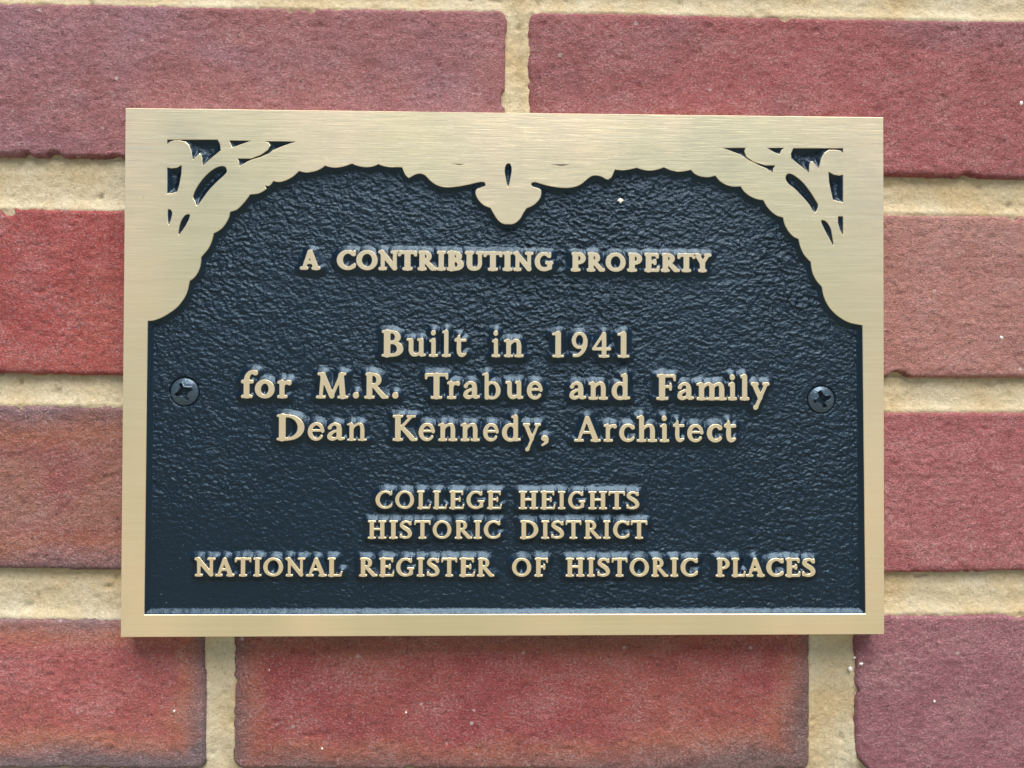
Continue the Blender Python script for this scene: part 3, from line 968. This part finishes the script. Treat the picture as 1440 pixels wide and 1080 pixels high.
# letters
DL = np.full(GX.shape, 0.02)
cache = {}
for li, (w0, (xa, ba, ta), (xb, bb, tb), txt, boxes) in enumerate(LINES):
    assert len(txt) == len(boxes), (txt, len(txt), len(boxes))
    for ci, (ch, (pl, pr)) in enumerate(zip(txt, boxes)):
        w = w0
        if (li, ci) in HEAVY:
            w += 0.012
        if (li, ci) in THIN:
            w -= 0.014
        key = (ch, round(w, 4))
        if key not in cache:
            xs = np.arange(-0.22, 1.25, 0.0125)
            ys = np.arange(-0.55, 1.25, 0.0125)
            XX, YY = np.meshgrid(xs, ys)
            F = glyph_sd(ch, XX, YY, w)
            lps = [l for l in contours(F, xs, ys) if len(l) > 5]
            allp = np.concatenate(lps)
            cache[key] = (lps, allp[:, 0].min(), allp[:, 0].max())
        lps, gx0, gx1 = cache[key]
        t = ((pl + pr) / 2 - xa) / (xb - xa)
        base = ba + (bb - ba) * t
        top = ta + (tb - ta) * t
        wx0, wz0 = at(pl, base)
        wx1, _ = at(pr, base)
        _, wz1 = at((pl + pr) / 2, top)
        sx = (wx1 - wx0) / (gx1 - gx0)
        sz = (wz1 - wz0) / (1 + 2 * w)
        ox = wx0 - gx0 * sx
        oz = wz0 + w * sz
        if ch == ',':
            oz += 0.0004
        # field
        i0, i1 = np.searchsorted(gx, (wx0 - 0.0045, wx1 + 0.0045))
        j0, j1 = np.searchsorted(gz, (wz0 - 0.0075, wz1 + 0.0045))
        s = (slice(j0, j1), slice(i0, i1))
        DL[s] = np.minimum(DL[s], glyph_sd(ch, (GX[s] - ox) / sx, (GZ[s] - oz) / sz, w) * (0.5 * sx + 0.5 * sz))
        # letter body
        ccx, ccz = (wx0 + wx1) / 2, wz0
        W = [np.stack([l[:, 0] * sx + ox - ccx, l[:, 1] * sz + oz - ccz], 1) for l in lps]
        W.sort(key=lambda p: -abs(area(p)))
        if area(W[0]) < 0:
            W = [p[::-1] for p in W]
        groups = []          # separate islands (dots) with their counters
        for p in W:
            if area(p) > 0:
                groups.append([p, []])
        for p in W:
            if area(p) <= 0:
                c0 = p.mean(0)
                best = min(groups, key=lambda g: 0 if (g[0].min(0) <= c0).all() and (g[0].max(0) >= c0).all() else 1)
                best[1].append(p[::-1])
        if not groups:
            continue
        nm = 'digit' if ch.isdigit() else ('punctuation_mark' if ch in '.,' else 'letter')
        made = None
        meshes = []
        for g in groups:
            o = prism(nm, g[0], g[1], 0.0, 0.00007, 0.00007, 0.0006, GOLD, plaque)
            meshes.append(o)
        if len(meshes) > 1:      # the dot of an i belongs to the same letter: one mesh
            cos, qs, ts, b0 = [], [], [], 0
            for o in meshes:
                me = o.data
                v = np.zeros(len(me.vertices) * 3, np.float32)
                me.vertices.foreach_get('co', v)
                cos.append(v.reshape(-1, 3))
                for p in me.polygons:
                    (qs if len(p.vertices) == 4 else ts).append([b0 + q for q in p.vertices])
                b0 += len(me.vertices)
            for o in meshes:
                md = o.data
                bpy.data.objects.remove(o)
                bpy.data.meshes.remove(md)
            me = mesh_np(nm, np.concatenate(cos), qs, ts, smooth=False)
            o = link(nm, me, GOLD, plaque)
        else:
            o = meshes[0]
        o.location = (ccx, 0, ccz)

DD = np.minimum(DF, DL)
DEPTH = 0.0015
# draft slopes run out at slightly uneven distances
wob = 0.00008 * fbm(GX * 400, GZ * 400, 301, 2)
sl1 = np.clip((np.minimum(DF, 0.019) + wob) / 0.0017, 0, 1)
sl2 = np.clip((DL + wob * 1.4) / 0.0021, 0, 1)
prof = lambda s: 1 - (1 - s) ** 1.1
Hh = DEPTH * np.minimum(prof(sl1), prof(sl2))
flat = np.minimum(sl1, sl2)
# cast leather-like crinkle
wx = GX + 0.0010 * vnoise(GX * 220, GZ * 220, 311)
wz = GZ + 0.0008 * vnoise(GX * 240, GZ * 240, 312)
u = wx * 0.93 - wz * 0.36
v = wx * 0.36 + wz * 0.93
u2 = wx * 0.97 + wz * 0.26
v2 = -wx * 0.26 + wz * 0.97
n1 = vnoise(u * 640, v * 1180, 321)
n2 = 1 - 2 * np.abs(vnoise(u2 * 760, v2 * 1250, 322))
n3 = vnoise(GX * 1500, GZ * 1700, 323)
n0 = vnoise(GX * 150, GZ * 210, 324)
amp = 0.30 + 0.30 * vnoise(GX * 30, GZ * 30, 325) + 0.95 * sstep(0.15 + (GZ - Z0) / PH * 0.85 + 0.25 * GX / PW)
amp = np.clip(amp, 0.2, 1.5)
tex = (0.00023 * n1 + 0.00016 * n2 + 0.00006 * n3 + 0.00010 * n0) * amp
Yf = 0.00016 + Hh - tex * (0.06 + 0.94 * sstep((flat - 0.8) / 0.2))
# small cast lump right of the comma
lx, lz = at(777.5, 628)
Yf = Yf - 0.0007 * np.exp(-(((GX - lx) * math.cos(.4) - (GZ - lz) * math.sin(.4)) / 0.0009) ** 2 - ((GZ - lz) / 0.0004) ** 2)
# counterbores
SCR = [(at(256.5, 551), 0.0047), (at(1158.0, 562.0), 0.0046)]
for (sx_, sz_), r in SCR:
    rr = np.hypot(GX - sx_, GZ - sz_)
    k = sstep((r + 0.0004 - rr) / 0.0004)
    Yf = Yf * (1 - k) + k * 0.0024
Yf = np.maximum(Yf, np.where(DD < 0, 0.0003, -1))
co = np.stack([GX, Yf, GZ], -1).reshape(-1, 3)
Q = grid_quads(nx, nz)
dq = DD.ravel()[Q].max(1)
Q = Q[dq > -0.0005]
grain_ = (0.30 + (0.15 + 0.25 * np.clip(amp, 0, 1)) * sstep((flat - 0.8) / 0.2)).ravel()[np.unique(Q)]
co, Q = compact(co, Q)
me = mesh_np('recessed_field', co, Q)
ga = me.attributes.new('grain', 'FLOAT', 'POINT')
ga.data.foreach_set('value', grain_.astype(np.float32))
link('recessed_field', me, PAINT, plaque)
# body of the casting behind the face
b = 0.0015
co = [(X0 + b, 0.0045, Z0 + b), (X1 - b, 0.0045, Z0 + b), (X1 - b, 0.0045, Z1 - b), (X0 + b, 0.0045, Z1 - b),
      (X0 + b, 0.0055, Z0 + b), (X1 - b, 0.0055, Z0 + b), (X1 - b, 0.0055, Z1 - b), (X0 + b, 0.0055, Z1 - b)]
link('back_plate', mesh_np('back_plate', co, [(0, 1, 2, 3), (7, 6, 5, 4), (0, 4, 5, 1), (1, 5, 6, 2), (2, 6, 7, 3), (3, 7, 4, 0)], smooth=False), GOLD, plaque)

# screws
SM = screw_material()
for k, ((sx_, sz_), r) in enumerate(SCR):
    n = 110
    g = np.linspace(-r, r, n)
    XX, ZZ = np.meshgrid(g, g)
    rr = np.hypot(XX, ZZ)
    # map the square onto the disc so the rim is round
    m = np.maximum(np.abs(XX), np.abs(ZZ)) + 1e-9
    XX, ZZ = XX * m / np.maximum(rr, 1e-9), ZZ * m / np.maximum(rr, 1e-9)
    rr = np.hypot(XX, ZZ)
    a = math.radians(24 if k == 0 else 18)
    U = XX * math.cos(a) + ZZ * math.sin(a)
    V = -XX * math.sin(a) + ZZ * math.cos(a)
    U = U + 0.00022 * fbm(XX * 900, ZZ * 900, 400 + k, 2)
    V = V + 0.00022 * fbm(XX * 900, ZZ * 900, 410 + k, 2)
    armw, arml = 0.00085, 0.0030
    def arm(p, q):
        return np.maximum(np.abs(q) - armw * (1.25 - np.abs(p) / 0.0048), np.abs(p) - arml)
    dc = np.minimum(arm(U, V), arm(V, U))
    dc = np.minimum(dc, rr - 0.0016)                # chewed centre
    rec = sstep(-dc / 0.0004 + 0.2)
    Y = 0.0006 + 0.0013 * (rr / r) ** 2.3 + 0.0003 * np.clip((rr / r - 0.93) / 0.07, 0, 1) ** 2
    Y = Y + rec * (0.0019 - 0.0003 * rr / 0.003) - 0.00012 * np.exp(-(dc / 0.0003) ** 2) * (dc > 0)
    Y = Y + 0.00003 * fbm(XX * 1500, ZZ * 1500, 420 + k, 2)
    Y = np.where(rr > r * 0.985, Y + 0.0014, Y)
    co = np.stack([XX, Y, ZZ], -1).reshape(-1, 3)
    o = link('screw', mesh_np('screw', co, grid_quads(n, n)), SM, plaque)
    o.location = (sx_, 0, sz_)
    o['label'] = ('dark cross-head screw in the left of the plaque' if k == 0 else 'dark cross-head screw in the right of the plaque')

# pale fleck of grit stuck on the field
fx, fz = at(872.3, 282.5, 0.0013)
ft = NT('pale_grit')
ft.b.inputs['Base Color'].default_value = (0.62, 0.60, 0.50, 1)
ft.b.inputs['Roughness'].default_value = 0.7
pts = [(-.9, .1), (-.3, .95), (.5, .8), (1.0, .1), (.45, -.5), (.1, -1.0), (-.3, -.5)]
co = [(x * .0012, 0.0, z * .0010) for x, z in pts] + [(x * .0008, -0.0004, z * .0007) for x, z in pts]
n = len(pts)
tris = [(n, n + i + 1, n + i) if False else (n, n + i, n + i + 1) for i in range(1, n - 1)]
# orientation: points run clockwise in (x, z); flip to face -y
tris = [(a, c, b_) for a, b_, c in tris]
qs = [(i, (i + 1) % n, n + (i + 1) % n, n + i) for i in range(n)]
o = link('grit_fleck', mesh_np('grit_fleck', co, qs, tris, smooth=False), ft.m, plaque)
o.location = (fx, 0.0014, fz)

# ------------------------------------------------------------------ unseen ground sheet below the wall, added for brass and paint to reflect
gt = NT('bounce_ground')
gn = gt.noise(gt.coords(3, 3, 3), 1, 4, 0.6)
gt.l(gt.mix(gn, (0.19, 0.20, 0.14), (0.29, 0.26, 0.21)), gt.b.inputs['Base Color'])
gt.b.inputs['Roughness'].default_value = 0.95
g = link('ground', mesh_np('ground', [(-1500, -1500, -1.45), (1500, -1500, -1.45), (1500, 1500, -1.45), (-1500, 1500, -1.45)], [(0, 1, 2, 3)], smooth=False), gt.m)
g['kind'] = 'structure'
